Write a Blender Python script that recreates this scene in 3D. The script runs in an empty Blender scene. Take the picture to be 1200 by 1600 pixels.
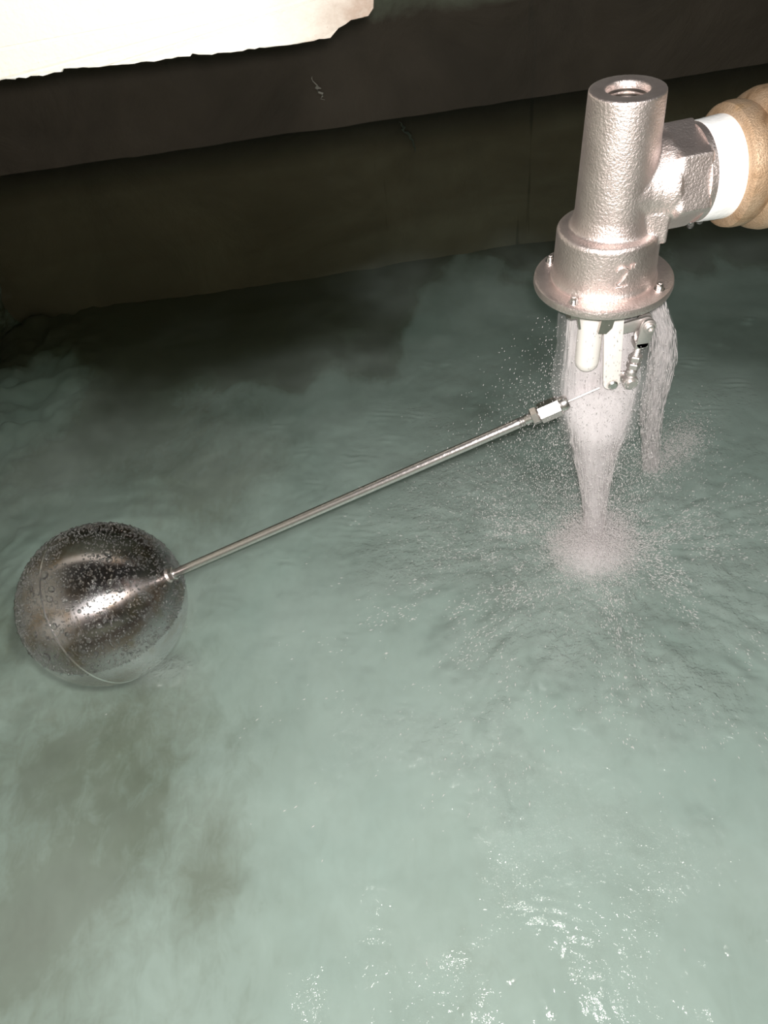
import bpy, bmesh, math, random
import numpy as np
from mathutils import Matrix, Vector

random.seed(7)
rng = np.random.default_rng(11)
scene = bpy.context.scene
COL = scene.collection

# ------------------------------------------------------------------ camera
cd = bpy.data.cameras.new('camera')
cd.sensor_fit = 'HORIZONTAL'
cd.sensor_width = 36.0
cd.lens = 36.0                      # 1200 px focal length on a 1200 px wide frame
cd.clip_start = 0.01
cam = bpy.data.objects.new('camera', cd)
COL.objects.link(cam)
CX = Vector((0.989303, -0.106152, -0.100057))
CY = Vector((-0.145876, -0.719905, -0.67857))
CF = Vector((0.0, 0.685907, -0.727689))
CAM = Vector((0, 0, 0.55))
M = Matrix((CX, -CY, -CF)).transposed().to_4x4()
M.translation = CAM
cam.matrix_world = M
scene.camera = cam

# ------------------------------------------------------------------ world, lights, exposure
w = bpy.data.worlds.new('night')
scene.world = w
w.use_nodes = True
w.node_tree.nodes['Background'].inputs[0].default_value = (0.75, 0.8, 0.78, 1)
w.node_tree.nodes['Background'].inputs[1].default_value = 0.035

fl = bpy.data.lights.new('phone_flash', 'POINT')
fl.energy = 21.0
fl.shadow_soft_size = 0.008
fl.color = (1.0, 0.955, 0.915)
flash = bpy.data.objects.new('phone_flash', fl)
flash.location = CAM + CX * 0.006 - CY * 0.014
COL.objects.link(flash)

al = bpy.data.lights.new('fill_light', 'AREA')  # unseen fill added above and behind the camera to brighten the far floor
al.shape = 'DISK'
al.size = 0.5
al.energy = 6
al.color = (0.93, 1.0, 0.97)
hl = bpy.data.objects.new('fill_light', al)
hl.location = (0.35, -0.75, 1.75)
hl.rotation_euler = (Vector((0.1, 0.75, 0)) - Vector(hl.location)).to_track_quat('-Z', 'Y').to_euler()
COL.objects.link(hl)

scene.view_settings.view_transform = 'Standard'
scene.view_settings.look = 'None'
scene.view_settings.gamma = 1.0
scene.view_settings.use_curve_mapping = False
scene.view_settings.exposure = 0.0
scene.cycles.transparent_max_bounces = 40
scene.cycles.max_bounces = 8


# ------------------------------------------------------------------ helpers
def tag(o, label=None, cat=None, group=None, kind=None):
    if label: o['label'] = label
    if cat: o['category'] = cat
    if group: o['group'] = group
    if kind: o['kind'] = kind
    return o


def empty(name, loc, label, cat):
    o = bpy.data.objects.new(name, None)
    o.empty_display_size = 0.02
    o.location = loc
    COL.objects.link(o)
    return tag(o, label, cat)


def link(name, me, mat, parent=None):
    o = bpy.data.objects.new(name, me)
    if mat is not None:
        me.materials.append(mat)
    COL.objects.link(o)
    if parent is not None:
        o.parent = parent
    return o


def finish(name, bm, mat, parent=None, smooth=True, angle=35):
    bmesh.ops.recalc_face_normals(bm, faces=bm.faces)
    me = bpy.data.meshes.new(name)
    bm.to_mesh(me)
    bm.free()
    if smooth:
        me.polygons.foreach_set('use_smooth', [True] * len(me.polygons))
        me.set_sharp_from_angle(angle=math.radians(angle))
    return link(name, me, mat, parent)


def raw_mesh(name, verts, faces, mat, parent=None, smooth=True):
    """verts (n,3) array, faces (m,3) or (m,4) int array"""
    me = bpy.data.meshes.new(name)
    k = faces.shape[1]
    me.vertices.add(len(verts))
    me.vertices.foreach_set('co', np.ascontiguousarray(verts, dtype=np.float32).ravel())
    me.loops.add(faces.size)
    me.loops.foreach_set('vertex_index', np.ascontiguousarray(faces, dtype=np.int32).ravel())
    me.polygons.add(len(faces))
    me.polygons.foreach_set('loop_start', np.arange(0, faces.size, k, dtype=np.int32))
    me.polygons.foreach_set('use_smooth', np.full(len(faces), smooth, dtype=bool))
    me.update(calc_edges=True)
    return link(name, me, mat, parent)


def frame(axis, up=(0, 0, 1)):
    """rotation whose local Z is axis"""
    z = Vector(axis).normalized()
    u = Vector(up)
    if abs(z.dot(u)) > 0.98:
        u = Vector((0, 1, 0))
    x = u.cross(z).normalized()
    y = z.cross(x)
    return Matrix((x, y, z)).transposed().to_4x4()


def lathe(bm, prof, seg=48, mat=Matrix()):
    """prof: list of (r, z); r == 0 closes on the axis"""
    rings = []
    for r, z in prof:
        if r < 1e-7:
            rings.append([bm.verts.new(mat @ Vector((0, 0, z)))])
        else:
            rings.append([bm.verts.new(mat @ Vector((r * math.cos(2 * math.pi * i / seg), r * math.sin(2 * math.pi * i / seg), z))) for i in range(seg)])
    for a, b in zip(rings, rings[1:]):
        for i in range(seg):
            j = (i + 1) % seg
            if len(a) == 1 and len(b) == 1:
                continue
            if len(a) == 1:
                bm.faces.new((a[0], b[j], b[i]))
            elif len(b) == 1:
                bm.faces.new((a[i], a[j], b[0]))
            else:
                bm.faces.new((a[i], a[j], b[j], b[i]))
    return rings


def ring(bm, prof, seg=48, mat=Matrix()):
    """closed profile loop turned about Z (a ring with a hole)"""
    lathe(bm, list(prof) + [prof[0]], seg, mat)
    bmesh.ops.remove_doubles(bm, verts=bm.verts, dist=1e-7)


def tube(bm, pts, r, seg=8, caps=True):
    pts = [Vector(p) for p in pts]
    rings = []
    for i, p in enumerate(pts):
        t = (pts[min(i + 1, len(pts) - 1)] - pts[max(i - 1, 0)]).normalized()
        f = frame(t)
        rr = r[i] if isinstance(r, (list, tuple)) else r
        rings.append([bm.verts.new(p + (f @ Vector((rr * math.cos(2 * math.pi * k / seg), rr * math.sin(2 * math.pi * k / seg), 0)))) for k in range(seg)])
    for a, b in zip(rings, rings[1:]):
        for k in range(seg):
            j = (k + 1) % seg
            bm.faces.new((a[k], a[j], b[j], b[k]))
    if caps:
        bm.faces.new(rings[0][::-1])
        bm.faces.new(rings[-1])


def box(bm, size, mat=Matrix(), bevel=0.0, seg=2):
    b2 = bmesh.new()
    bmesh.ops.create_cube(b2, size=1.0)
    bmesh.ops.scale(b2, vec=Vector(size), verts=b2.verts)
    if bevel:
        bmesh.ops.bevel(b2, geom=b2.edges[:], offset=bevel, segments=seg, affect='EDGES', profile=0.5)
    b2.transform(mat)
    me = bpy.data.meshes.new('tmp')
    b2.to_mesh(me)
    b2.free()
    bm.from_mesh(me)
    bpy.data.meshes.remove(me)


def plate(bm, outline, thick, mat=Matrix(), bevel=0.0):
    """outline: (x, z) list in local XZ, thickness along local Y (centred)"""
    b2 = bmesh.new()
    vs = [b2.verts.new((x, -thick / 2, z)) for x, z in outline]
    f = b2.faces.new(vs)
    g = bmesh.ops.extrude_face_region(b2, geom=[f])
    bmesh.ops.translate(b2, vec=(0, thick, 0), verts=[v for v in g['geom'] if isinstance(v, bmesh.types.BMVert)])
    bmesh.ops.recalc_face_normals(b2, faces=b2.faces)
    if bevel:
        bmesh.ops.bevel(b2, geom=b2.edges[:], offset=bevel, segments=2, affect='EDGES', profile=0.5)
    b2.transform(mat)
    me = bpy.data.meshes.new('tmp')
    b2.to_mesh(me)
    b2.free()
    bm.from_mesh(me)
    bpy.data.meshes.remove(me)


def hexprism(bm, r, z0, z1, mat=Matrix(), rot=0.0, cham=0.12):
    """hexagon nut body along local Z with chamfered ends"""
    h = z1 - z0
    c = min(cham * r, h * 0.25)
    prof = [(0, z0), (r * 0.86, z0), (r, z0 + c), (r, z1 - c), (r * 0.86, z1), (0, z1)]
    lathe(bm, prof, 6, mat @ Matrix.Rotation(rot, 4, 'Z'))


_tab = rng.random((256, 256))


def vnoise(x, y):
    xi = np.floor(x).astype(np.int64); yi = np.floor(y).astype(np.int64)
    fx = x - xi; fy = y - yi
    fx = fx * fx * fx * (fx * (fx * 6 - 15) + 10); fy = fy * fy * fy * (fy * (fy * 6 - 15) + 10)
    a = _tab[xi & 255, yi & 255]; b = _tab[(xi + 1) & 255, yi & 255]
    c = _tab[xi & 255, (yi + 1) & 255]; d = _tab[(xi + 1) & 255, (yi + 1) & 255]
    return (a * (1 - fx) + b * fx) * (1 - fy) + (c * (1 - fx) + d * fx) * fy - 0.5


def fbm(x, y, oct=4, gain=0.5):
    s = np.zeros_like(x); a = 1.0
    for k in range(oct):
        s += a * vnoise(x + 17.3 * k, y - 9.1 * k)
        x = x * 2.03; y = y * 2.03; a *= gain
    return s


def sm(t):
    t = np.clip(t, 0, 1)
    return t * t * (3 - 2 * t)


# ------------------------------------------------------------------ materials
class NT:
    def __init__(self, name):
        self.m = bpy.data.materials.new(name)
        self.m.use_nodes = True
        self.t = self.m.node_tree
        self.t.nodes.clear()
        self.out = self.t.nodes.new('ShaderNodeOutputMaterial')

    def n(self, kind, **kw):
        nd = self.t.nodes.new('ShaderNode' + kind)
        for k, v in kw.items():
            if k.startswith('_'):
                setattr(nd, k[1:], v)
            else:
                nd.inputs[k.replace('__', ' ')].default_value = v
        return nd

    def l(self, a, b):
        self.t.links.new(a, b)

    def coords(self, scale=(1, 1, 1), kind='Object'):
        tc = self.n('TexCoord')
        mp = self.n('Mapping')
        mp.inputs['Scale'].default_value = scale
        self.l(tc.outputs[kind], mp.inputs['Vector'])
        return mp.outputs[0]

    def noise(self, vec, scale, detail=4.0, rough=0.55, dist=0.0):
        nd = self.n('TexNoise')
        nd.inputs['Scale'].default_value = scale
        nd.inputs['Detail'].default_value = detail
        nd.inputs['Roughness'].default_value = rough
        nd.inputs['Distortion'].default_value = dist
        self.l(vec, nd.inputs['Vector'])
        return nd.outputs['Fac']

    def ramp(self, fac, stops, interp='LINEAR'):
        r = self.n('ValToRGB')
        r.color_ramp.interpolation = interp
        e = r.color_ramp.elements
        while len(e) < len(stops):
            e.new(0.5)
        for q, (p, c) in zip(e, stops):
            q.position = p
            q.color = (*c, 1) if len(c) == 3 else c
        self.l(fac, r.inputs[0])
        return r.outputs[0]

    def math(self, op, a, b=None, clamp=False):
        nd = self.n('Math', _operation=op, _use_clamp=clamp)
        for i, v in enumerate((a, b)):
            if v is None: continue
            if isinstance(v, (int, float)): nd.inputs[i].default_value = v
            else: self.l(v, nd.inputs[i])
        return nd.outputs[0]

    def mix(self, fac, a, b, blend='MIX'):
        nd = self.n('MixRGB', _blend_type=blend)
        for i, v in enumerate((fac, a, b)):
            if isinstance(v, (int, float)): nd.inputs[i].default_value = v
            elif isinstance(v, tuple): nd.inputs[i].default_value = (*v, 1)
            else: self.l(v, nd.inputs[i])
        return nd.outputs[0]

    def bump(self, h, dist, strength=1.0, normal=None):
        nd = self.n('Bump')
        nd.inputs['Strength'].default_value = strength
        nd.inputs['Distance'].default_value = dist
        self.l(h, nd.inputs['Height'])
        if normal is not None: self.l(normal, nd.inputs['Normal'])
        return nd.outputs[0]

    def principled(self, color, rough=0.5, metal=0.0, normal=None, **kw):
        p = self.n('BsdfPrincipled')
        for k, v in (('Base Color', color), ('Roughness', rough), ('Metallic', metal)):
            if isinstance(v, (int, float)): p.inputs[k].default_value = v
            elif isinstance(v, tuple): p.inputs[k].default_value = (*v, 1)
            else: self.l(v, p.inputs[k])
        if normal is not None: self.l(normal, p.inputs['Normal'])
        for k, v in kw.items():
            p.inputs[k.replace('__', ' ')].default_value = v
        return p

    def done(self, sh):
        self.l(sh.outputs[0] if hasattr(sh, 'outputs') else sh, self.out.inputs['Surface'])
        return self.m


def mat_cast_steel():
    t = NT('cast_steel')
    v = t.coords()
    n1 = t.noise(v, 700, 3, 0.6)
    n2 = t.noise(v, 60, 3)
    h = t.math('ADD', t.math('MULTIPLY', n1, 0.8), t.math('MULTIPLY', n2, 0.6))
    nb = t.bump(h, 0.0011, 0.55)
    col = t.ramp(n2, [(0.3, (0.72, 0.62, 0.595)), (0.7, (0.88, 0.775, 0.745))])
    return t.done(t.principled(col, 0.46, 1.0, nb))


def mat_steel(name, col, rough, scale=(1, 1, 1), bump=0.0):
    t = NT(name)
    v = t.coords(scale)
    n = t.noise(v, 300, 2)
    c = t.mix(n, tuple(x * 0.85 for x in col), tuple(min(1, x * 1.1) for x in col))
    nb = t.bump(n, bump) if bump else None
    return t.done(t.principled(c, rough, 1.0, nb))


def mat_ball():
    t = NT('polished_steel')
    v = t.coords((1, 1, 1))
    n = t.noise(v, 38, 4, 0.6)
    n2 = t.noise(t.coords((1, 1, 9)), 60, 3)
    col = t.ramp(n, [(0.35, (0.36, 0.29, 0.24)), (0.50, (0.47, 0.43, 0.43)), (0.7, (0.52, 0.49, 0.50))])
    rough = t.math('ADD', t.math('MULTIPLY', n2, 0.12), 0.2)
    p = t.principled(col, rough, 1.0)
    p.inputs['Anisotropic'].default_value = 0.85
    p.inputs['Anisotropic Rotation'].default_value = 0.25
    tg = t.n('Tangent', _direction_type='RADIAL', _axis='Z')
    t.l(tg.outputs[0], p.inputs['Tangent'])
    return t.done(p)


def mat_bead():
    t = NT('water_bead')
    fr = t.n('Fresnel'); fr.inputs[0].default_value = 1.5
    g = t.n('BsdfGlossy'); g.inputs['Roughness'].default_value = 0.15
    tr = t.n('BsdfRefraction'); tr.inputs['IOR'].default_value = 1.33; tr.inputs['Roughness'].default_value = 0.0
    tr.inputs['Color'].default_value = (0.95, 0.97, 0.96, 1)
    df = t.n('BsdfDiffuse'); df.inputs[0].default_value = (0.9, 0.88, 0.87, 1)
    ms = t.n('MixShader'); ms.inputs[0].default_value = 0.035
    t.l(tr.outputs[0], ms.inputs[1]); t.l(df.outputs[0], ms.inputs[2])
    tr = ms
    mx = t.n('MixShader')
    t.l(fr.outputs[0], mx.inputs[0]); t.l(tr.outputs[0], mx.inputs[1]); t.l(g.outputs[0], mx.inputs[2])
    return t.done(mx)


def mat_tape():
    t = NT('white_tape')
    n = t.noise(t.coords(), 120, 3)
    return t.done(t.principled(t.mix(n, (0.93, 0.93, 0.93), (0.97, 0.97, 0.97)), 0.6, 0.0, t.bump(n, 0.0006)))


def mat_brass():
    t = NT('sand_cast_brass')
    v = t.coords()
    g = t.noise(v, 900, 3, 0.65)
    b = t.noise(v, 42, 4, 0.6, 0.4)
    col = t.ramp(b, [(0.30, (0.27, 0.16, 0.085)), (0.42, (0.52, 0.35, 0.22)), (0.6, (0.58, 0.42, 0.29)), (0.75, (0.60, 0.36, 0.16))])
    col = t.mix(t.math('MULTIPLY', t.ramp(g, [(0.4, (0, 0, 0)), (0.65, (1, 1, 1))]), 0.5), col, (0.30, 0.20, 0.12))
    return t.done(t.principled(col, 0.5, 0.55, t.bump(g, 0.0008, 0.7)))


def mat_nylon():
    t = NT('white_nylon')
    n = t.noise(t.coords(), 200, 2)
    return t.done(t.principled(t.mix(n, (0.82, 0.77, 0.73), (0.88, 0.84, 0.80)), 0.4))


def mat_lime():
    t = NT('pale_lime_crust')
    n = t.noise(t.coords(), 120, 3)
    return t.done(t.principled(t.mix(n, (0.28, 0.26, 0.22), (0.42, 0.40, 0.35)), 0.9))


def mat_slab():
    t = NT('limewashed_concrete')
    v = t.coords()
    n = t.noise(v, 26, 5, 0.65)
    f = t.noise(v, 240, 3, 0.6)
    tc = t.n('TexCoord'); sx = t.n('SeparateXYZ'); t.l(tc.outputs['Object'], sx.inputs[0])
    end = t.math('MULTIPLY', t.math('SUBTRACT', sx.outputs[0], -0.035), 14.0, True)     # bare broken stub at the end
    m = t.math('MULTIPLY', end, t.ramp(n, [(0.38, (0.5, 0.5, 0.5)), (0.6, (1, 1, 1))]))
    col = t.mix(m, (0.93, 0.89, 0.81), (0.46, 0.34, 0.27))
    pit = t.ramp(f, [(0.70, (0, 0, 0)), (0.76, (1, 1, 1))])
    col = t.mix(t.math('MULTIPLY', pit, 0.55), col, (0.36, 0.25, 0.19))
    h = t.math('ADD', n, t.math('MULTIPLY', f, 0.35))
    return t.done(t.principled(col, 0.85, 0.0, t.bump(h, 0.002)))


def mat_wall():
    t = NT('damp_cement_wall')
    v = t.coords()
    n = t.noise(v, 5, 6, 0.6, 0.5)
    d = t.noise(t.coords((1, 1, 0.06)), 22, 3)
    tc = t.n('TexCoord'); sx = t.n('SeparateXYZ'); t.l(tc.outputs['Object'], sx.inputs[0])
    hgt = t.math('ADD', sx.outputs[2], t.math('MULTIPLY', t.math('SUBTRACT', n, 0.5), 0.12))
    band = t.math('MULTIPLY', t.math('SUBTRACT', hgt, 0.165), 22, True)       # tide mark: clean render above, algae below
    dark = t.ramp(n, [(0.3, (0.046, 0.036, 0.025)), (0.7, (0.076, 0.059, 0.042))])
    clean = t.ramp(n, [(0.3, (0.14, 0.16, 0.115)), (0.7, (0.20, 0.23, 0.17))])
    submerged = t.math('MULTIPLY', t.math('MULTIPLY', sx.outputs[2], -1.0), 16, True)
    under_lift = t.ramp(n, [(0.3, (0.42, 0.28, 0.20)), (0.7, (0.60, 0.405, 0.29))])  # colour raised below the waterline to offset light absorbed by the water
    dark = t.mix(submerged, dark, under_lift)
    col = t.mix(band, dark, clean)
    drip = t.ramp(d, [(0.66, (0, 0, 0)), (0.72, (1, 1, 1))])
    col = t.mix(t.math('MULTIPLY', drip, 0.75), col, (0.04, 0.036, 0.026))
    return t.done(t.principled(col, 0.8, 0.0, t.bump(n, 0.01)))


def mat_rock_wall():
    t = NT('scaled_side_wall')
    v = t.coords((1, 0.45, 1))
    n = t.noise(v, 9, 6, 0.62, 0.8)
    f = t.noise(t.coords((1, 0.5, 1.6)), 34, 4, 0.6, 0.6)
    col = t.ramp(n, [(0.30, (0.13, 0.12, 0.07)), (0.42, (0.40, 0.37, 0.27)), (0.52, (0.72, 0.72, 0.64)), (0.75, (0.82, 0.84, 0.78))])
    col = t.mix(t.math('MULTIPLY', t.ramp(f, [(0.5, (0, 0, 0)), (0.62, (1, 1, 1))]), 0.6), col, (0.12, 0.13, 0.08))
    return t.done(t.principled(col, 0.8, 0.0, t.bump(t.math('ADD', n, t.math('MULTIPLY', f, 0.5)), 0.02)))


def mat_floor():
    t = NT('silted_tank_floor')
    at = t.n('Attribute', _attribute_name='silt_falloff')
    n = t.noise(t.coords(), 7, 6, 0.6, 0.6)
    f = t.noise(t.coords((1, 0.6, 1)), 45, 4, 0.65, 0.5)
    s = t.math('ADD', at.outputs['Fac'], t.math('MULTIPLY', t.math('SUBTRACT', n, 0.5), 0.65))
    s = t.math('ADD', s, t.math('MULTIPLY', t.math('SUBTRACT', f, 0.5), 0.45))
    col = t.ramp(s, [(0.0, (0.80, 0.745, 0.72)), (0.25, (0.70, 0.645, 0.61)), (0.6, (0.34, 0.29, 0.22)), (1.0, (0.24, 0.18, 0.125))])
    return t.done(t.principled(col, 0.9))


def mat_water():
    t = NT('tank_water')
    v = t.coords()
    at = t.n('Attribute', _attribute_name='churn')
    pl = t.n('Attribute', _attribute_name='plume')
    ch = t.n('Attribute', _attribute_name='chop')
    n1 = t.noise(v, 330, 3, 0.6, 0.4)
    n2 = t.noise(v, 120, 3, 0.55, 0.3)
    mask = t.noise(t.coords((1, 0.6, 1)), 24, 3, 0.6)
    mask = t.ramp(mask, [(0.56, (0, 0, 0)), (0.68, (1, 1, 1))])
    amp = t.math('ADD', t.math('MULTIPLY', t.math('MULTIPLY', mask, 0.25), ch.outputs['Fac']), 0.01)
    amp = t.math('ADD', amp, t.math('MULTIPLY', at.outputs['Fac'], 5.0))
    h = t.math('MULTIPLY', t.math('ADD', t.math('MULTIPLY', n1, 0.6), n2), amp)
    nb = t.bump(h, 0.006)
    fr = t.n('Fresnel'); fr.inputs[0].default_value = 1.33
    t.l(nb, fr.inputs['Normal'])
    g = t.n('BsdfGlossy'); g.inputs['Roughness'].default_value = 0.085
    t.l(nb, g.inputs['Normal'])
    # Beer-Lambert tint of the 0.3 m of water along the slanted path
    ge = t.n('NewGeometry'); sx = t.n('SeparateXYZ'); t.l(ge.outputs['Incoming'], sx.inputs[0])
    sin2 = t.math('SUBTRACT', 1.0, t.math('POWER', t.math('ABSOLUTE', sx.outputs[2]), 2.0))
    cost = t.math('SQRT', t.math('SUBTRACT', 1.0, t.math('DIVIDE', sin2, 1.77)))      # Snell: cosine below the surface
    path = t.math('DIVIDE', 1.0, cost)
    cc = t.n('CombineColor')
    for k, base in enumerate((0.775, 0.92, 0.89)):
        t.l(t.math('POWER', base, path), cc.inputs[k])
    tr = t.n('BsdfTransparent'); t.l(cc.outputs[0], tr.inputs[0])
    df = t.n('BsdfDiffuse'); df.inputs[0].default_value = (0.66, 0.78, 0.73, 1)
    cl = t.noise(v, 5, 5, 0.6, 0.5)
    turb = t.math('ADD', t.math('MULTIPLY', t.ramp(cl, [(0.35, (0, 0, 0)), (0.7, (1, 1, 1))]), 0.16), 0.06)
    turb = t.math('MULTIPLY', turb, pl.outputs['Fac'])
    turb = t.math('ADD', turb, t.math('MULTIPLY', at.outputs['Fac'], 0.5))
    m1 = t.n('MixShader'); t.l(turb, m1.inputs[0]); t.l(tr.outputs[0], m1.inputs[1]); t.l(df.outputs[0], m1.inputs[2])
    m2 = t.n('MixShader'); t.l(fr.outputs[0], m2.inputs[0]); t.l(m1.outputs[0], m2.inputs[1]); t.l(g.outputs[0], m2.inputs[2])
    return t.done(m2)


def mat_column():
    """aerated falling water: streaked, thinner towards the edge of the body"""
    t = NT('aerated_water')
    n = t.noise(t.coords((1, 1, 0.07)), 260, 3, 0.6)
    lw = t.n('LayerWeight'); lw.inputs['Blend'].default_value = 0.5
    edge = t.math('POWER', t.math('SUBTRACT', 1.0, lw.outputs['Facing']), 1.6, True)
    dn = t.n('Attribute', _attribute_name='thickness')
    a = t.math('MULTIPLY', t.ramp(n, [(0.25, (0.3, 0.3, 0.3)), (0.7, (1, 1, 1))]), edge)
    a = t.math('MULTIPLY', a, dn.outputs['Fac'], True)
    df = t.n('BsdfDiffuse'); df.inputs[0].default_value = (0.88, 0.84, 0.85, 1)
    tl = t.n('BsdfTranslucent'); tl.inputs[0].default_value = (0.88, 0.84, 0.85, 1)
    m = t.n('MixShader'); m.inputs[0].default_value = 0.25
    t.l(df.outputs[0], m.inputs[1]); t.l(tl.outputs[0], m.inputs[2])
    tr = t.n('BsdfTransparent'); mx = t.n('MixShader')
    t.l(a, mx.inputs[0]); t.l(tr.outputs[0], mx.inputs[1]); t.l(m.outputs[0], mx.inputs[2])
    return t.done(mx)


def mat_spray(name, alpha):
    t = NT(name)
    p = t.principled((0.96, 0.92, 0.92), 0.35)
    tl = t.n('BsdfTranslucent'); tl.inputs[0].default_value = (0.96, 0.92, 0.92, 1)
    a = t.n('MixShader'); a.inputs[0].default_value = 0.35
    t.l(p.outputs[0], a.inputs[1]); t.l(tl.outputs[0], a.inputs[2])
    tr = t.n('BsdfTransparent')
    mx = t.n('MixShader'); mx.inputs[0].default_value = alpha
    t.l(tr.outputs[0], mx.inputs[1]); t.l(a.outputs[0], mx.inputs[2])
    return t.done(mx)


MAT = dict(cast=mat_cast_steel(), steel=mat_steel('bright_steel', (0.78, 0.74, 0.72), 0.3),
           rod=mat_steel('brushed_rod', (0.74, 0.69, 0.68), 0.34, (1, 1, 0.02), 0.0003),
           dark=mat_steel('dark_thread_steel', (0.55, 0.5, 0.46), 0.3),  # darker steel for bore threads, lower nuts and guide ribs
           ball=mat_ball(), bead=mat_bead(), tape=mat_tape(), brass=mat_brass(), nylon=mat_nylon(),
           slab=mat_slab(), wall=mat_wall(), rock=mat_rock_wall(), floor=mat_floor(), water=mat_water(),
           lime=mat_lime(), link=mat_steel('satin_steel', (0.80, 0.75, 0.73), 0.5), jet=mat_spray('white_water', 0.45), column=mat_column(), drop=mat_spray('spray_drops', 0.92))

# ------------------------------------------------------------------ setting
XL, XR, YF, YB, ZF = -0.74, 1.05, -0.5, 1.52, -0.30
BALL = np.array((-0.2667, 0.4516, 0.004)); RB = 0.0745
FLG = np.array((0.1642, 0.4406, 0.2745))
HIT = np.array((0.183, 0.4314))


def grid(name, xs, ys, zfun, mat, axes='xy', const=0.0):
    X, Y = np.meshgrid(xs, ys)
    Z = zfun(X, Y)
    if axes == 'xy': V = np.stack([X, Y, Z + const], -1)
    elif axes == 'xz': V = np.stack([X, Z + const, Y], -1)
    else: V = np.stack([Z + const, X, Y], -1)
    nx, ny = len(xs), len(ys)
    idx = np.arange(nx * ny).reshape(ny, nx)
    F = np.stack([idx[:-1, :-1], idx[:-1, 1:], idx[1:, 1:], idx[1:, :-1]], -1).reshape(-1, 4)
    return raw_mesh(name, V.reshape(-1, 3), F, mat), X, Y


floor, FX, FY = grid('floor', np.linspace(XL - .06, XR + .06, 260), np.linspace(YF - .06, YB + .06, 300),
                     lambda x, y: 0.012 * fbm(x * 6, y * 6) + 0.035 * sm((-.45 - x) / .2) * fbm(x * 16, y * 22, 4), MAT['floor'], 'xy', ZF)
SILT = [(-0.235, 0.317, 0.031, 0.087, 1.0), (-0.388, 0.305, 0.066, 0.08, 0.8), (-0.465, 0.479, 0.081, 0.076, 0.7), (-0.53, 0.66, 0.05, 0.084, 0.7),
        (-0.308, 0.506, 0.095, 0.073, 0.6), (-0.346, 0.628, 0.083, 0.052, 0.4), (-0.271, 0.914, 0.074, 0.134, 0.5), (-0.461, 1.156, 0.088, 0.106, 0.8),
        (-0.418, 1.307, 0.094, 0.075, 0.8), (-0.177, 0.955, 0.075, 0.075, 0.4), (-0.546, 1.035, 0.072, 0.067, 0.4), (-0.448, 0.263, 0.05, 0.07, 0.8),
        (-0.163, 1.243, 0.076, 0.088, 0.5), (-0.291, 1.318, 0.106, 0.074, 0.8), (-0.071, 1.353, 0.107, 0.056, 0.5), (-0.385, 0.426, 0.103, 0.06, 0.5),
        (-0.194, 0.437, 0.041, 0.057, 0.4), (-0.303, 0.368, 0.057, 0.057, 0.6)]
silt_falloff = 0.06 + 0.10 * sm((0.6 - FY) / 0.5) + 0.16 * sm((-0.02 - FX) / 0.3) * sm((FY - .7) / .3) + 0.30 * sm((-0.12 - FX) / 0.3)  # darkened towards the camera to even out flash falloff, besides the silt
for x, y, a, b, k in SILT:
    silt_falloff += (0.30 if y < .7 else 0.60) * k * np.exp(-((FX - x) / a) ** 2 - ((FY - y) / b) ** 2)
silt_falloff += 1.3 * sm((FY - (1.24 + 0.30 * fbm(FX * 5, FY * 3) + 0.30 * np.clip(FX, -0.15, 0.45))) / 0.15)
for x, y, a, b, k in ((-.72, 1.38, .10, .14, .9), (-.60, 1.22, .07, .10, .7), (-.70, 1.10, .08, .08, .6), (-.52, .86, .14, .10, .35)):
    silt_falloff -= k * np.exp(-((FX - x) / a) ** 2 - ((FY - y) / b) ** 2)
silt_falloff -= 0.1 * np.exp(-((FX - 0.3) / 0.4) ** 2 - ((FY - 0.75) / 0.4) ** 2)
at = floor.data.attributes.new('silt_falloff', 'FLOAT', 'POINT')
at.data.foreach_set('value', silt_falloff.ravel().astype(np.float32))
tag(floor, 'pale silted tank floor seen through the water', kind='structure')

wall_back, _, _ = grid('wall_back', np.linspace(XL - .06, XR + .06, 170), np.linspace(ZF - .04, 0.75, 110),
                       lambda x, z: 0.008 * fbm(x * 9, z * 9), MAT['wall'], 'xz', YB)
for pl_ in ([(-0.0118, 1.512, 0.0946), (-0.0066, 1.512, 0.077), (-0.0034, 1.512, 0.0681), (0.0011, 1.512, 0.0523)], [(0.1329, 1.512, -0.0038), (0.1438, 1.512, -0.0192), (0.1522, 1.512, -0.0368), (0.1626, 1.512, -0.0646)]):
    bm = bmesh.new()
    pp, rr_ = [], []
    for q in range(13):
        u = q / 12 * (len(pl_) - 1); i0 = min(int(u), len(pl_) - 2); u -= i0
        p_ = Vector(pl_[i0]).lerp(Vector(pl_[i0 + 1]), u)
        pp.append(p_ + Vector((random.uniform(-.005, .005), 0, random.uniform(-.002, .002))))
        rr_.append(random.uniform(.0012, .0042) * math.sin(math.pi * (q + .6) / 13.2))
    tube(bm, pp, rr_, 6)
    finish('lime_streak', bm, MAT['lime'], wall_back)
tag(wall_back, 'dark damp back wall of the tank', kind='structure')
wall_left, _, _ = grid('wall_left', np.linspace(YF - .06, YB + .06, 240), np.linspace(ZF - .04, 0.75, 130),
                       lambda y, z: 0.05 * fbm(y * 7, z * 9, 5), MAT['rock'], 'yz', XL)
tag(wall_left, 'rough scaled side wall of the tank', kind='structure')
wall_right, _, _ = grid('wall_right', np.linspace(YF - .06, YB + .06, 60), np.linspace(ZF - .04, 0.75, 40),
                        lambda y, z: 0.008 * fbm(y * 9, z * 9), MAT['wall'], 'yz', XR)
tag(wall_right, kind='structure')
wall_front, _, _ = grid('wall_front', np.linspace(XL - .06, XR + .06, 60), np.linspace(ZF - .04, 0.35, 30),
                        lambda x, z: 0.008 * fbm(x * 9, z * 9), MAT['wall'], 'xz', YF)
tag(wall_front, kind='structure')

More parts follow.
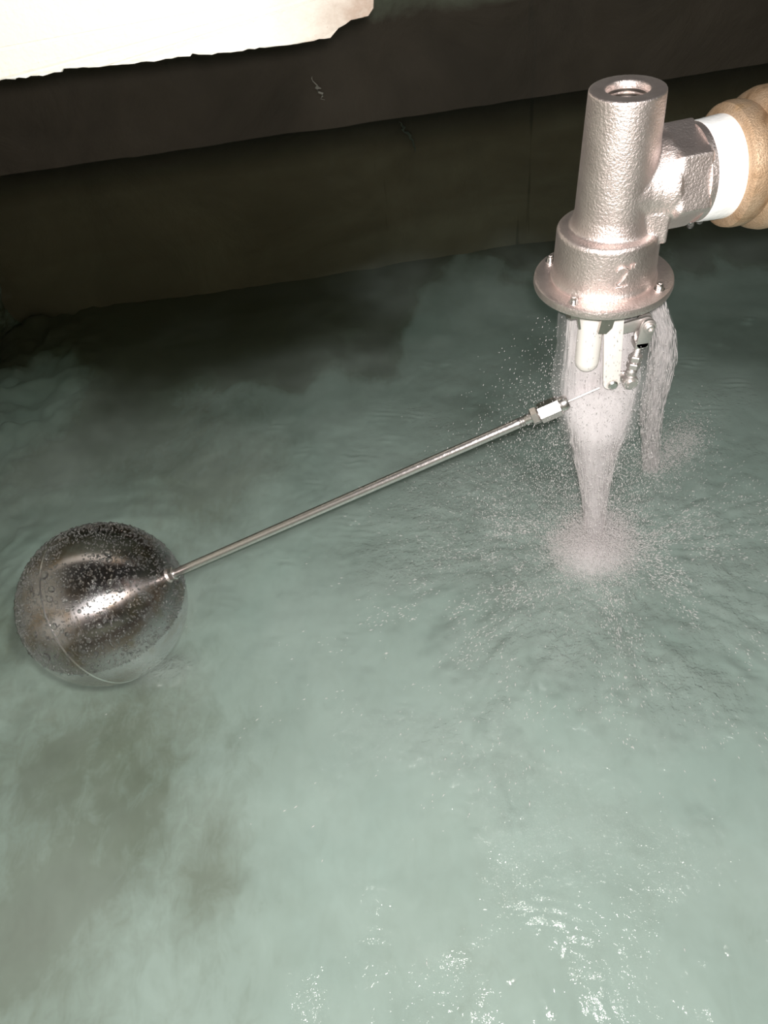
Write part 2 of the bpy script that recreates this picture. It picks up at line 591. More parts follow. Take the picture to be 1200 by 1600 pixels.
# concrete cover slab with its ragged lower edge (front face looks at the camera)
EDGE = [(-0.74, 0.394), (-0.62, 0.392), (-0.5, 0.3885), (-0.36, 0.3845), (-0.2344, 0.3818), (-0.2156, 0.381), (-0.1893, 0.381), (-0.1862, 0.3828), (-0.1722, 0.3818),
        (-0.1439, 0.3806), (-0.1203, 0.3796), (-0.0931, 0.379), (-0.0911, 0.3809), (-0.0813, 0.3783), (-0.0535, 0.3777), (-0.0247, 0.3773),
        (-0.0007, 0.3772), (0.0115, 0.3782), (0.0193, 0.3826), (0.0285, 0.3868), (0.0414, 0.3876), (0.0457, 0.3919), (0.0481, 0.4052), (0.052, 0.43), (0.047, 0.46), (0.055, 0.53)]
pts = []
for (x0, z0), (x1, z1) in zip(EDGE, EDGE[1:]):
    n = max(1, int(math.hypot(x1 - x0, z1 - z0) / 0.004))
    for k in range(n):
        u = k / n
        pts.append((x0 + (x1 - x0) * u + random.uniform(-.0005, .0005), z0 + (z1 - z0) * u + random.uniform(-.0006, .0006)))
pts.append(EDGE[-1]); pts.append((-0.74, 0.53))
bm = bmesh.new()
layers = []
for y in (0.65, 0.653, 0.70, 0.9, 1.2, 1.52):
    dj = 0.0 if y == 0.65 else 0.001
    layers.append([bm.verts.new((x + random.uniform(-dj, dj), y + random.uniform(-.0007, .0007), z + random.uniform(-dj, dj))) for x, z in pts])
for a, b in zip(layers, layers[1:]):
    for i in range(len(pts)):
        j = (i + 1) % len(pts)
        bm.faces.new((a[i], a[j], b[j], b[i]))
bm.faces.new(layers[0]); bm.faces.new(layers[-1][::-1])
slab = finish('concrete_slab', bm, MAT['slab'], smooth=False)
tag(slab, 'white limewashed concrete cover slab with ragged broken edge over the dark water', kind='structure')

# ------------------------------------------------------------------ water surface
xs = np.linspace(XL - 0.01, XR + 0.01, 720)
ys = np.concatenate([np.linspace(YF - .005, 0.03, 40), np.linspace(0.032, 0.75, 370), np.linspace(0.754, YB + .005, 190)])
SPOTS = [(0.0505, 0.6558, 0.0086), (0.0158, 0.666, 0.0086), (0.0199, 0.6258, 0.0069), (-0.0218, 0.6029, 0.0109), (-0.0675, 0.5763, 0.0067), (-0.1046, 0.6733, 0.0051), (-0.0737, 0.6276, 0.0042), (-0.0677, 0.5411, 0.0032), (-0.0245, 0.4934, 0.0086), (-0.0336, 0.5122, 0.0088), (0.0054, 0.4984, 0.0049), (0.0336, 0.4861, 0.0086), (0.0535, 0.4947, 0.0062), (-0.0994, 0.4779, 0.0061), (-0.0807, 0.4855, 0.0043), (-0.1128, 0.3885, 0.0051), (-0.1361, 0.3768, 0.0057), (-0.0481, 0.3824, 0.0078), (-0.0074, 0.3059, 0.0063), (-0.1007, 0.2217, 0.0035), (0.2623, 0.2916, 0.0079), (0.2278, 0.2557, 0.0054), (-0.0398, 0.1765, 0.0058), (-0.0444, 0.1435, 0.0057), (0.1536, 0.1048, 0.0058), (0.0753, 0.7524, 0.007), (0.1018, 0.7497, 0.0047), (0.3564, 0.6886, 0.0071), (0.3676, 0.6796, 0.0095), (0.4615, 0.7443, 0.0069), (0.4312, 0.8032, 0.0044), (0.4152, 0.712, 0.0041), (0.3334, 0.6758, 0.0062), (0.0865, 0.1243, 0.0067), (0.0695, 0.1455, 0.0105), (0.0892, 0.1061, 0.0038), (0.0294, 0.201, 0.0049), (0.0211, 0.2182, 0.0069), (0.1277, 0.2665, 0.0083), (0.113, 0.2852, 0.0052), (0.0542, 0.2676, 0.0041), (-0.0074, 0.2668, 0.0051), (-0.0335, 0.3899, 0.0056), (0.1382, 0.3694, 0.0079), (0.1744, 0.226, 0.0041), (0.1583, 0.2778, 0.0053), (0.3978, 0.6306, 0.0093), (0.3497, 0.5976, 0.0103), (-0.1504, 0.443, 0.0048)]


def water_height(x, y):
    h = 0.0016 * fbm(x * 9 + 3, y * 14, 3)
    dx = x - HIT[0]; dy = y - HIT[1]
    r = np.hypot(dx, dy) + 1e-6
    th = np.arctan2(dy, dx)
    env = np.exp(-(r / 0.17) ** 2)
    h += 0.0030 * env * fbm(x * 75, y * 75, 3, 0.55)
    h += 0.0022 * np.exp(-((r - 0.11) / 0.10) ** 2) * fbm(th * 16 + 40, r * 26, 3)
    h += 0.0004 * np.exp(-(r / 0.22) ** 2) * np.sin(r * 260 + 3 * fbm(x * 8, y * 8)) * (fbm(x * 12 + 5, y * 12) > 0.1)
    # streaky glassy lumps in front of the jet, towards the viewer
    msk = sm((fbm(x * 26 + 9, y * 13, 3) - 0.02) / 0.22) * np.exp(-((x - 0.06) / 0.06) ** 2) * sm((0.34 - y) / 0.1)
    h += 0.0030 * msk * fbm(x * 125, y * 62, 2)
    fg = np.exp(-((x - 0.045) / 0.05) ** 2) * sm((0.15 - y) / 0.08) * sm((fbm(x * 40 + 2, y * 25, 2) + 0.28) / 0.25)
    h += 0.0030 * fg * fbm(x * 135 + 5, y * 70, 2)
    for sx, sy, s in SPOTS:
        d2 = ((x - sx) / (1.5 * s)) ** 2 + ((y - sy) / s) ** 2
        k = d2 < 7
        h[k] += 0.0009 * np.exp(-d2[k]) * np.cos((y[k] - sy + 0.35 * (x[k] - sx)) * 2 * math.pi / 0.0085 + 5 * fbm(x[k] * 70, y[k] * 70, 2))
    d = np.hypot(x - BALL[0], y - BALL[1]) - RB
    h += 0.004 * np.exp(-np.clip(d, 0, None) / 0.006) * (d > -0.01)
    h += 0.0002 * np.exp(-np.clip(d, 0, None) / 0.05) * np.sin(np.clip(d, 0, None) * 330)
    return h


water, WX, WY = grid('water', xs, ys, water_height, MAT['water'])
r = np.hypot(WX - HIT[0], WY - HIT[1])
churn = 0.22 * np.exp(-(r / 0.13) ** 2) + 0.17 * np.exp(-(r / 0.26) ** 2)
churn *= np.clip(0.75 + 1.2 * fbm(WX * 18, WY * 18, 3), 0.1, 1.5)
churn += 0.3 * np.exp(-((WX + 0.205) / 0.022) ** 2 - ((WY - 0.372) / 0.014) ** 2)        # ruffled patch in front of the float
at = water.data.attributes.new('churn', 'FLOAT', 'POINT')
at.data.foreach_set('value', churn.ravel().astype(np.float32))
chop = sm((.62 - WY) / .3) * np.exp(-((WX - .1) / .28) ** 2)
at = water.data.attributes.new('chop', 'FLOAT', 'POINT')
at.data.foreach_set('value', chop.ravel().astype(np.float32))
plume = sm((0.96 + .16 * fbm(WX * 5, WY * 5) + .30 * np.clip(WX, -.3, .4) - WY) / 0.22)
at = water.data.attributes.new('plume', 'FLOAT', 'POINT')
at.data.foreach_set('value', plume.ravel().astype(np.float32))
tag(water, 'clear green tank water with ripples and glints', kind='structure')

# ------------------------------------------------------------------ float valve
valve = empty('float_valve', FLG, 'rough cast steel float valve with a round flange pouring water into the tank', 'valve')

TH = math.radians(6)
PIPE_O = Vector((0.002, 0, 0.0585))
PIPE_D = Vector((math.cos(TH), math.sin(TH), 0))
PM = Matrix.Translation(PIPE_O) @ frame(PIPE_D)

bm = bmesh.new()
lathe(bm, [(0, 0), (.0332, 0), (.0340, .003), (.0326, .006), (.0322, .018), (.0317, .0335), (.0304, .0352), (.0272, .0360), (0, .0360)], 72)
lathe(bm, [(0, .03), (.0268, .033), (.0244, .0385), (.0231, .046), (.0224, .07), (.0211, .1135), (.0207, .1142), (.0120, .1142), (.0119, .1125), (.0113, .1118), (.0113, .075), (0, .075)], 72, Matrix.Translation((.0015, 0, 0)))
lathe(bm, [(0, -.005), (.0225, -.005), (.0225, .012), (.0238, .018), (.0268, .0240), (.0275, .027), (0, .027)], 64, PM)
lathe(bm, [(0, .0245), (.0285, .0250), (.0308, .0280), (.0308, .0460), (.0280, .0480), (0, .0480)], 6, PM @ Matrix.Rotation(math.radians(16), 4, 'Z'))
box(bm, (.018, .014, .020), Matrix.Translation((.0215, -.0135, .0395)) @ Matrix.Rotation(math.radians(-12), 4, 'Z'), .001)
body = finish('valve_body', bm, MAT['cast'], valve)
rm = body.modifiers.new('cast', 'REMESH'); rm.mode = 'VOXEL'; rm.voxel_size = 0.0008
smm = body.modifiers.new('soften', 'SMOOTH'); smm.factor = 0.5; smm.iterations = 5
dg = bpy.context.evaluated_depsgraph_get()
nm = bpy.data.meshes.new_from_object(body.evaluated_get(dg))
body.modifiers.clear()
nm.polygons.foreach_set('use_smooth', [True] * len(nm.polygons))
body.data = nm

# flange ring with rounded lip
bm = bmesh.new()
ring(bm, [(.0270, -.0048), (.0426, -.0048), (.0442, -.0041), (.0447, -.0020), (.0442, .0008), (.0426, .0016), (.0366, .0006), (.0340, .0008), (.0270, .0008)], 96)
finish('flange', bm, MAT['cast'], valve, angle=50)

# hex mouth lip (machined ring) and threaded bore rings in the open top
bm = bmesh.new()
ring(bm, [(.0240, .0450), (.0283, .0450), (.0283, .0508), (.0272, .0515), (.0240, .0515)], 64, PM)
finish('socket_lip', bm, MAT['cast'], valve)
bm = bmesh.new()
for k in range(9):
    z = .1105 - .0026 * k
    b0 = bmesh.new()
    ring(b0, [(.0120, z), (.0103, z - .0010), (.0103, z - .0016), (.0120, z - .0026)], 48, Matrix.Translation((.0015, 0, 0)))
    me = bpy.data.meshes.new('tmp'); b0.to_mesh(me); b0.free(); bm.from_mesh(me); bpy.data.meshes.remove(me)
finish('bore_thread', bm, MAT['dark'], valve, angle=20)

# flange screws with their nuts below
for ang in (137.5, -134.9, -43.3, 46.5):
    a = math.radians(ang)
    c = Vector((.0383 * math.cos(a), .0383 * math.sin(a), 0))
    
    bm = bmesh.new()
    mt = Matrix.Translation(c + Vector((0, 0, .0008)))
    ring(bm, [(.0008, 0), (.0034, 0), (.0034, .0008), (.0008, .0008)], 20, mt)
    lathe(bm, [(0, .0008), (.0022, .0008), (.0022, .0016), (.0018, .0020), (.0022, .0024), (.0018, .0029), (.0022, .0034), (.0020, .0044), (.0011, .0044), (.0011, .0034), (0, .0034)], 16, mt)
    s = finish('screw', bm, MAT['steel'], valve)
    bm = bmesh.new()
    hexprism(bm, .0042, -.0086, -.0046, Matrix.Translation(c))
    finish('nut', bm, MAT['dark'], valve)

# embossed size mark 2" on the skirt
def on_skirt(u, v, lift=.0004):
    """u along the girth (m), v height; u = 0 at the mark's centre"""
    a = math.radians(-90) + u / .0325
    rr = .0322 + lift
    return Vector((rr * math.cos(a), rr * math.sin(a), v))
bm = bmesh.new()
two = []
for k in range(13):
    a = math.radians(170 - 215 * k / 12)
    two.append((0.0034 * math.cos(a), .0208 + .0034 * math.sin(a)))
two += [(.0008, .0160), (-.0018, .0131), (-.0036, .0112), (-.0008, .0114), (.0018, .0110), (.0040, .0116)]
tube(bm, [on_skirt(x, z) for x, z in two], .0008, 8)
tube(bm, [on_skirt(.0056, .0252), on_skirt(.0051, .0222)], .00055, 8)
tube(bm, [on_skirt(.0076, .0254), on_skirt(.0071, .0224)], .00055, 8)
tag(finish('size_mark', bm, MAT['cast'], valve), 'raised cast mark reading 2"')

# outlet below the flange: throat, nylon plunger, guide ribs, bracket plates
bm = bmesh.new()
ring(bm, [(.0235, -.0046), (.0280, -.0046), (.0276, -.0080), (.0262, -.0095), (.0235, -.0092)], 64)
finish('outlet_ring', bm, MAT['steel'], valve)
bm = bmesh.new()
lathe(bm, [(0, -.004), (.0085, -.004), (.0085, -.062), (.0078, -.066), (.0058, -.0685), (0, -.0692)], 40, Matrix.Translation((-.0058, -.004, 0)))
finish('plunger', bm, MAT['nylon'], valve)
bm = bmesh.new()
plate(bm, [(-.0225, -.006), (-.0205, -.006), (-.0165, -.0275), (-.0178, -.0275)], .003, Matrix.Translation((0, -.014, 0)))
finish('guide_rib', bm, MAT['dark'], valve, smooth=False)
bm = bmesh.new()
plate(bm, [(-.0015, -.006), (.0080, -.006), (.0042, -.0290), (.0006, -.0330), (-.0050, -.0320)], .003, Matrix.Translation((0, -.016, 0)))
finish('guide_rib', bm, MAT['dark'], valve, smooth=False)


def bracket_outline():
    o = [(-.0004, -.006), (.0136, -.006), (.0142, -.030), (.0176, -.0800)]
    for k in range(9):
        a = math.radians(0 - 180 * k / 8)
        o.append((.0117 + .0060 * math.cos(a), -.0805 + .0060 * math.sin(a)))
    o.append((.0012, -.035))
    return o
for dy in (-.0105, .0075):
    bm = bmesh.new()
    plate(bm, bracket_outline(), .0022, Matrix.Translation((0, dy, 0)), .0004)
    finish('bracket_plate', bm, MAT['nylon' if dy < 0 else 'steel'], valve, angle=30)
RX = Matrix.Rotation(math.radians(90), 4, 'X')
bm = bmesh.new()
lathe(bm, [(0, -.010), (.0022, -.010), (.0022, .0128), (.0036, .0128), (.0036, .0146), (.0026, .0155), (0, .0155)], 20, Matrix.Translation((.0117, 0, -.0805)) @ RX)
finish('pivot_pin', bm, MAT['steel'], valve)


def strap(x0, z0, x1, z1, w0, w1, name, dy, th, mat=None):
    """flat link with rounded ends between two points in the XZ plane"""
    a = math.atan2(z1 - z0, x1 - x0)
    o = []
    for k in range(9):
        t = a + math.radians(90 + 180 * k / 8); o.append((x0 + w0 * math.cos(t), z0 + w0 * math.sin(t)))
    for k in range(9):
        t = a + math.radians(-90 + 180 * k / 8); o.append((x1 + w1 * math.cos(t), z1 + w1 * math.sin(t)))
    bm = bmesh.new()
    plate(bm, o, th, Matrix.Translation((0, dy, 0)), .0003)
    return finish(name, bm, mat or MAT['link'], valve, angle=30)


strap(.0100, -.0375, .0310, -.0345, .0040, .0046, 'top_lever', -.0085, .0024)
strap(.0310, -.0350, .0290, -.0480, .0052, .0046, 'clevis', -.0128, .0020)
strap(.0310, -.0345, .0300, -.0460, .0052, .0046, 'clevis', -.0044, .0020)
bm = bmesh.new()
box(bm, (.0092, .0104, .0045), Matrix.Translation((.0287, -.0086, -.0500)), .0006)
finish('clevis_bridge', bm, MAT['link'], valve)
bm = bmesh.new()
mt = Matrix.Translation((.0310, -.0100, -.0350)) @ RX
ring(bm, [(.0010, .0040), (.0044, .0040), (.0044, .0050), (.0010, .0050)], 24, mt)
lathe(bm, [(0, -.008), (.0020, -.008), (.0020, .0050), (.0034, .0050), (.0034, .0066), (.0026, .0074), (.0014, .0074), (.0012, .0060), (0, .0060)], 20, mt)
finish('link_bolt', bm, MAT['link'], valve)

p0 = Vector((.0286, -.0090, -.0500)); p1 = Vector((.0256, -.0090, -.0800))
dirr = (p1 - p0).normalized(); Lr = (p1 - p0).length
RM = Matrix.Translation(p0) @ frame(dirr)
bm = bmesh.new()
prof = [(0, 0)]
nt = 22
for k in range(nt):
    z = Lr * k / nt
    prof += [(.0021, z), (.0026, z + Lr / nt * .5)]
prof += [(.0021, Lr), (0, Lr)]
lathe(bm, prof, 14, RM)
finish('threaded_stud', bm, MAT['link'], valve, angle=20)
for z in (.0105, .0165):
    bm = bmesh.new()
    hexprism(bm, .0049, z, z + .0046, RM, rot=.4)
    finish('lock_nut', bm, MAT['link'], valve, angle=20)
bm = bmesh.new()
lathe(bm, [(0, .0225), (.0034, .0225), (.0040, .0235), (.0040, .0270), (.0030, .0290), (0, .0290)], 20, RM)
lathe(bm, [(0, -.0045), (.0050, -.0045), (.0056, -.003), (.0056, .003), (.0050, .0045), (.0030, .0045), (.0030, .0062), (0, .0062)], 28,
      Matrix.Translation(p1 + Vector((0, 0, -.0022))) @ RX)
finish('rod_eye', bm, MAT['link'], valve)
strap(.0117, -.0805, .0256, -.0825, .0042, .0042, 'lower_lever', -.0035, .0022)

# ------------------------------------------------------------------ brass fitting with tape (screwed into the hex socket)
org = FLG + np.array(PIPE_O) + np.array(PIPE_D) * 0.092
fit = empty('brass_fitting', org, 'sand coloured cast brass pipe fitting with white tape beside the valve', 'pipe fitting')
FM = frame(PIPE_D)
bm = bmesh.new()
ring(bm, [(.024, -.0260), (.0325, -.0260), (.0350, -.0242), (.0358, -.021), (.0358, -.0160), (.0346, -.0125), (.0338, -.0110), (.024, -.011)], 72, FM)
finish('collar', bm, MAT['brass'], fit, angle=40)
bm = bmesh.new()
ring(bm, [(.024, -.0112), (.0339, -.0112), (.0362, -.0092), (.0390, -.0065), (.0405, -.0020), (.0407, .0100), (.0403, .0450), (.0370, .0480), (.0350, .0900), (.024, .0900)], 72, FM)
finish('fitting_body', bm, MAT['brass'], fit, angle=40)
bm = bmesh.new()
ring(bm, [(.022, .0880), (.0302, .0880), (.0302, .786), (.022, .786)], 48, FM)
finish('supply_pipe', bm, MAT['link'], fit)
bm = bmesh.new()
pr = [(.023, -.0430)]
for k in range(9):
    z = -.0430 + .0172 * k / 8
    pr.append((.0284 + .0010 * k / 8 + (.0003 if k % 2 else 0), z))
pr.append((.023, -.0255))
ring(bm, pr, 72, FM)
finish('thread_tape', bm, MAT['tape'], fit, angle=60)
for k, (dz, y, x) in enumerate(((-.0300, -.010, -.0410), (-.0308, -.005, -.0330))):
    bm = bmesh.new()
    lathe(bm, [(0, -.0030), (.0016, -.0026), (.0023, -.0012), (.0021, .0006), (.0010, .0022), (0, .0030)], 16, Matrix.Translation((x, y, dz)))
    finish('water_drop', bm, MAT['bead'], fit)

# ------------------------------------------------------------------ ball float on its rod
END = np.array((0.1674, 0.4374, 0.1830))
ax = END - BALL; LEN = float(np.linalg.norm(ax)); ax = ax / LEN
fa = empty('ball_float', BALL, 'polished steel ball float beaded with water on a long thin rod', 'float')
AM = frame(Vector(ax))


_c = AM.to_3x3().transposed() @ (CAM + Vector((.01, 0, 0)) - Vector(BALL + ax * .434))
FACE = math.atan2(_c.y, _c.x) - math.radians(30)


def unit_ico(sub):
    b = bmesh.new(); bmesh.ops.create_icosphere(b, subdivisions=sub, radius=1.0)
    V = np.array([v.co[:] for v in b.verts]); F = np.array([[v.index for v in f.verts] for f in b.faces]); b.free()
    return V, F


bm = bmesh.new()
prof = [(0, -RB)]
for k in range(1, 96):
    a = math.pi * k / 96
    prof.append((RB * math.sin(a), -RB * math.cos(a)))
prof.append((0, RB))
lathe(bm, prof, 128)
ball = finish('float_ball', bm, MAT['ball'], fa, angle=180)
ball.rotation_euler = AM.to_euler()
bm = bmesh.new()
ring(bm, [(RB - .001, -.0011), (RB + .0002, -.0009), (RB + .0006, 0), (RB + .0002, .0009), (RB - .001, .0011)], 128)
finish('weld_seam', bm, MAT['steel'], ball)

# beads of water standing on the ball: large ones singly, the fine ones as one mass
AMi = np.array(AM.to_3x3()).T
V3, F3 = unit_ico(2)
V1, F1 = unit_ico(1)


rng2 = np.random.default_rng(53)


def bead_place(n, zmin, zmax, back=0.75):
    out = []
    while len(out) < n:
        d = rng2.normal(size=3); d /= np.linalg.norm(d)
        if zmin < d[2] < zmax and d[1] < back:
            out.append(AMi @ d)
    return out


me = bpy.data.meshes.new('water_bead')
bmb = bmesh.new()
bmesh.ops.create_icosphere(bmb, subdivisions=2, radius=1.0)
bmb.to_mesh(me); bmb.free()
me.polygons.foreach_set('use_smooth', [True] * len(me.polygons))
me.materials.append(MAT['bead'])
for k, d in enumerate(bead_place(34, 0.62, 0.99, 0.7) + bead_place(20, 0.2, 0.62, 0.3)):
    o = bpy.data.objects.new('water_bead', me)
    COL.objects.link(o)
    o.parent = ball
    s = rng2.uniform(.0014, .0032)
    mt = Matrix.Translation(Vector(d) * (RB + s * .08)) @ frame(Vector(d)) @ Matrix.Rotation(rng2.uniform(0, 6), 4, 'Z')
    o.matrix_local = mt @ Matrix.Diagonal((s * rng2.uniform(.9, 1.3), s, s * .55, 1))
NB = 5400
D = np.array(bead_place(NB, -0.02, 0.99))
S = rng.uniform(.00035, .0011, NB) * np.where(rng.random(NB) < .12, 1.5, 1)
P = D[:, None, :] * (RB + S[:, None, None] * .05) + V1[None] * S[:, None, None]
F = F1[None] + (np.arange(NB) * len(V1))[:, None, None]
fine = raw_mesh('fine_beads', P.reshape(-1, 3), F.reshape(-1, 3), MAT['bead'], ball)
fine['kind'] = 'stuff'

bm = bmesh.new()
lathe(bm, [(0, RB - .004), (.0078, RB - .0015), (.0056, RB + .0006), (.0040, RB + .0020), (0, RB + .0020)], 24, AM)
finish('weld_boss', bm, MAT['cast'], fa)
bm = bmesh.new()
hexprism(bm, .0062, RB + .0015, RB + .0068, AM)
finish('collar', bm, MAT['steel'], fa, angle=20)
bm = bmesh.new()
rr = .0038
prof = [(0, RB + .006), (rr * .92, RB + .006), (rr * .92, RB + .012), (rr, RB + .013)]
for k in range(20):
    prof.append((rr, RB + .013 + (.408 - RB - .013) * (k + 1) / 20))
for z in (.411, .4125, .414):
    prof += [(rr, z - .0005), (rr * .88, z), (rr, z + .0005)]
prof += [(rr * .95, .428), (0, .428)]
lathe(bm, prof, 28, AM)
rod = finish('rod', bm, MAT['rod'], fa, angle=50)
bm = bmesh.new()
hexprism(bm, .0068, .4195, .4255, AM, FACE + .3)
finish('lock_nut', bm, MAT['steel'], fa, angle=20)
bm = bmesh.new()
hexprism(bm, .0078, .4258, .4425, AM, FACE, .06)
finish('coupling_nut', bm, MAT['steel'], fa, angle=20)
bm = bmesh.new()
lathe(bm, [(0, .4425), (.0056, .4425), (.0060, .4435), (.0060, .4470), (.0048, .4490), (0, .4490)], 28, AM)
finish('ferrule', bm, MAT['steel'], fa)
bm = bmesh.new()
UPX = frame(Vector(ax), (0, 0, 1))
box(bm, (.0085, .0015, .026), AM @ Matrix.Translation((0, 0, .4605)) @ Matrix.Rotation(FACE + math.radians(30), 4, 'Z'), .0004)
finish('lever_blade', bm, MAT['link'], fa)

# ------------------------------------------------------------------ falling water
SP_V = np.array([(0, 0, 1), (1, 0, 0), (0, 1, 0), (-1, 0, 0), (0, -1, 0), (0, 0, -1)], float)
SP_F = np.array([(0, 1, 2), (0, 2, 3), (0, 3, 4), (0, 4, 1), (5, 2, 1), (5, 3, 2), (5, 4, 3), (5, 1, 4)])


def drops(name, pos, vel, length, rad, mat, parent=None):
    """elongated drops: one stretched octahedron each, along vel"""
    n = len(pos)
    z = vel / (np.linalg.norm(vel, axis=1, keepdims=True) + 1e-9)
    ref = np.where(np.abs(z[:, 2:3]) > .9, np.array([[1., 0, 0]]), np.array([[0, 0, 1.]]))
    x = np.cross(ref, z); x /= np.linalg.norm(x, axis=1, keepdims=True)
    y = np.cross(z, x)
    P = pos[:, None, :] + SP_V[None, :, 0:1] * x[:, None] * rad[:, None, None] + SP_V[None, :, 1:2] * y[:, None] * rad[:, None, None] + SP_V[None, :, 2:3] * z[:, None] * length[:, None, None]
    F = SP_F[None] + (np.arange(n) * 6)[:, None, None]
    return raw_mesh(name, P.reshape(-1, 3), F.reshape(-1, 3), mat, parent)


# main jet: column narrowing towards the water. rows are z below flange, centre x, half width
JET = np.array([(-.010, .0040, .0235), (-.030, .0048, .0245), (-.066, .0065, .0260), (-.090, .0092, .0285), (-.120, .0098, .0253), (-.154, .0101, .0190),
                (-.190, .0130, .0128), (-.231, .0172, .0098), (-.2735, .0205, .0095)])


def jet_at(z, lx, ly):
    zz = -z
    c = np.interp(zz, -JET[:, 0], JET[:, 1]); w = np.interp(zz, -JET[:, 0], JET[:, 2])
    return np.stack([FLG[0] + c + lx * w, FLG[1] + ly * w * .8 - .004 * zz / .27, FLG[2] + z], -1)


N = 2600
z = -.008 - .264 * rng.random(N) ** .85
rho = np.sqrt(rng.random(N)); ph = rng.random(N) * 2 * math.pi
lx, ly = rho * np.cos(ph), rho * np.sin(ph)
kz = sm((z + .135) / .045)
ly = ly * (1 - kz) + (np.abs(ly) * .9 + .1) * kz         # the water leaves the mouth behind plunger and bracket
ln = rng.uniform(.004, .018, N)
a = jet_at(np.clip(z + ln, -.27, -.006), lx, ly); b = jet_at(np.clip(z - ln, -.2735, -.01), lx, ly)
jet = empty('water_jet', (float(HIT[0]), float(HIT[1]), 0), 'white column of falling water narrowing below the valve flange', 'water jet')
jet['kind'] = 'stuff'
JO = np.array((HIT[0], HIT[1], 0))
threads = drops('water_threads', (a + b) / 2 - JO, b - a, np.linalg.norm(b - a, axis=1) / 2 + 1e-4, rng.uniform(.00025, .0007, N), MAT['jet'], jet)
threads['kind'] = 'stuff'


def column(name, fn, zs, shells, parent, origin, half=None):
    """nested closed shells following a falling body of water"""
    V, F, Dn = [], [], []
    off = 0
    seg = 40
    for k, (s, dens) in enumerate(shells):
        for z in zs:
            t = np.linspace(0, 2 * math.pi, seg, endpoint=False)
            lx, ly = s * np.cos(t), s * np.sin(t)
            if half is not None:
                kz = float(sm((z + .135) / .045)); ly = ly * (1 - kz) + (np.maximum(ly, 0) * .9 + .12) * kz
            wob = 1 + .06 * fbm(np.cos(t) * 3 + k * 7, np.sin(t) * 3 + z * 60)
            V.append(fn(np.full(seg, z), lx * wob, ly * wob) - origin)
            e = min(1.0, (zs[0] - z) / .01 + .3)
            Dn += [dens * e] * seg
        idx = off + np.arange(len(zs) * seg).reshape(len(zs), seg)
        nx = np.roll(idx, -1, axis=1)
        F.append(np.stack([idx[:-1], nx[:-1], nx[1:], idx[1:]], -1).reshape(-1, 4))
        off += len(zs) * seg
    o = raw_mesh(name, np.concatenate(V), np.concatenate(F), MAT['column'], parent)
    at = o.data.attributes.new('thickness', 'FLOAT', 'POINT')
    at.data.foreach_set('value', np.array(Dn, dtype=np.float32))
    o['kind'] = 'stuff'
    return o


ZS = np.linspace(-.010, -.2735, 60)
column('water_column', jet_at, ZS, [(.4, 1.5), (.7, 1.4), (.9, 1.0), (1.05, .6), (1.3, .22)], jet, JO, -.108)

def boil_at(z, lx, ly):
    u = np.clip(z / .021, 0, 1)
    w = .036 * np.sqrt(1 - u ** 2 * .98)
    return np.stack([HIT[0] + lx * w * 1.15, HIT[1] + ly * w, z + 0 * lx], -1)


column('foam_boil', boil_at, np.linspace(.021, .0004, 14), [(.45, .9), (.72, .6), (1.0, .35)], jet, JO)

# second stream behind the link on the right
RS = np.array([(-0.0357, 0.0438, 0.0093, 0.012), (-0.0649, 0.0574, 0.0093, 0.0175), (-0.0947, 0.0644, 0.0118, 0.0258), (-0.1268, 0.0685, 0.0115, 0.0348), (-0.1641, 0.0747, 0.0105, 0.0465), (-0.2057, 0.0841, 0.0096, 0.0589), (-0.242, 0.0938, 0.0088, 0.0707), (-0.2747, 0.1024, 0.0086, 0.081)])
N = 1500
z = RS[0, 0] + (RS[-1, 0] - RS[0, 0]) * rng.random(N)
rho = np.sqrt(rng.random(N)); ph = rng.random(N) * 2 * math.pi
def rs_at(z, lx, ly):
    zz = -z
    c, w, d = (np.interp(zz, -RS[:, 0], RS[:, k]) for k in (1, 2, 3))
    return np.stack([FLG[0] + c + lx * w, FLG[1] + d + ly * w * .7, FLG[2] + z], -1)
ln = rng.uniform(.003, .014, N)
a = rs_at(z + ln * .5, rho * np.cos(ph), rho * np.sin(ph)); b = rs_at(z - ln * .5, rho * np.cos(ph), rho * np.sin(ph))
st = drops('side_stream', (a + b) / 2, b - a, ln, rng.uniform(.0002, .0006, N), MAT['jet'])
st.name = 'water_threads'; st['kind'] = 'stuff'
sj = empty('water_jet', (0, 0, 0), 'thin misty side stream falling behind the link at the right of the jet', 'water jet')
sj['kind'] = 'stuff'
st.parent = sj
column('water_column', rs_at, np.linspace(RS[0, 0], RS[-1, 0], 40), [(.5, .8), (1.0, .6)], sj, np.zeros(3))

# ballistic spray thrown outward from the flange mouth
N = 24000
t0 = rng.random(N) ** .6 * .235
ang = rng.random(N) * 2 * math.pi
v0 = np.abs(rng.normal(0, .17, N)) + .02
v0 *= np.where(np.cos(ang - math.radians(205)) > 0.2, 1.6, .8)
rad0 = .026 * np.sqrt(rng.random(N))
px = FLG[0] + .004 + (rad0 + v0 * t0) * np.cos(ang)
py = FLG[1] + (rad0 + v0 * t0) * np.sin(ang)
pz = FLG[2] - .012 - .15 * t0 - 4.9 * t0 ** 2
vel = np.stack([v0 * np.cos(ang), v0 * np.sin(ang), -.15 - 9.8 * t0], -1)
ok = (pz > .001) & (rng.random(N) < np.clip((.25 - pz) / .16, .03, 1))
pos = np.stack([px, py, pz], -1)[ok]; vel = vel[ok]; n = len(pos)
rad = rng.uniform(.00010, .00030, n)
sp = drops('spray', pos, vel, rad * rng.uniform(1.2, 5.0, n), rad, MAT['drop'])
tag(sp, 'fine drops of spray flying off around the falling water', 'spray', kind='stuff')

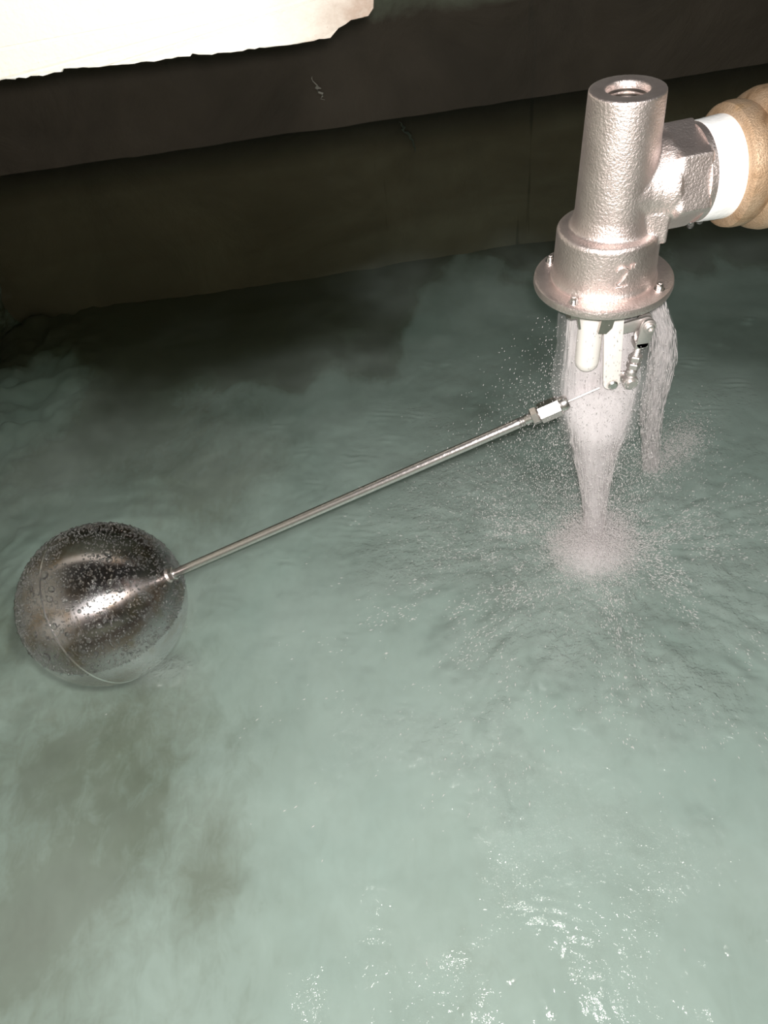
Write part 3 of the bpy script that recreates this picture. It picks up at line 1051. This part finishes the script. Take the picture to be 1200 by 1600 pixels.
# splash crown where the jet hits
N = 34000
ang = rng.random(N) * 2 * math.pi
rr = np.abs(rng.normal(0, .019, N)) + .003
hh = np.abs(rng.normal(0, 1, N)) * (.016 * np.exp(-((rr - .018) / .018) ** 2) + .002)
pos = np.stack([HIT[0] + rr * np.cos(ang) * 1.15, HIT[1] + rr * np.sin(ang), hh], -1)
vel = np.stack([np.cos(ang), np.sin(ang), rng.uniform(.1, .9, N)], -1)
rad = rng.uniform(.00010, .00032, N)
so = drops('splash', pos, vel, rad * rng.uniform(1.5, 6, N), rad, MAT['drop'])
tag(so, 'white foaming splash where the main jet strikes the water', 'splash', kind='stuff')
N = 5000
u = rng.random(N)
c = np.array([(.262, .520, 0), (.322, .556, 0)])
base = c[0] + (c[1] - c[0]) * u[:, None]
pos = base + rng.normal(0, 1, (N, 3)) * np.array([.011, .012, .0])
pos[:, 2] = np.abs(rng.normal(0, .012, N)) * (.4 + u)
rad = rng.uniform(.00015, .00045, N)
s2 = drops('splash', pos, rng.normal(0, 1, (N, 3)) + np.array([.6, .3, .6]), rad * rng.uniform(1, 4, N), rad, MAT['jet'])
tag(s2, 'smaller ragged splash thrown up right of the main jet', 'splash', kind='stuff')

# foam running out over the surface; part of the white flecks are painted glints
N = 20000
ang = rng.random(N) * 2 * math.pi
rr = .02 + np.abs(rng.normal(0, .085, N)) * np.where(np.sin(ang) < 0, 1.15, .8)
fx = HIT[0] + rr * np.cos(ang) * 1.25; fy = HIT[1] + rr * np.sin(ang)
keep = fbm(fx * 38, fy * 38, 3) + rng.normal(0, .10, N) > .10
fx, fy, ang, rr = fx[keep], fy[keep], ang[keep], rr[keep]
n = len(fx)
fz = water_height(fx.copy(), fy.copy()) + .0003
aj = ang + rng.normal(0, .35, n)
vel = np.stack([np.cos(aj), np.sin(aj), 0 * aj], -1)
rad = rng.uniform(.00011, .00034, n)
fo = drops('foam_glint_flecks', np.stack([fx, fy, fz], -1), vel, rad * rng.uniform(1.2, 8, n), rad, MAT['drop'])
tag(fo, 'white foam and painted glint flecks strewn over the churned water around the splash', 'foam', kind='stuff')
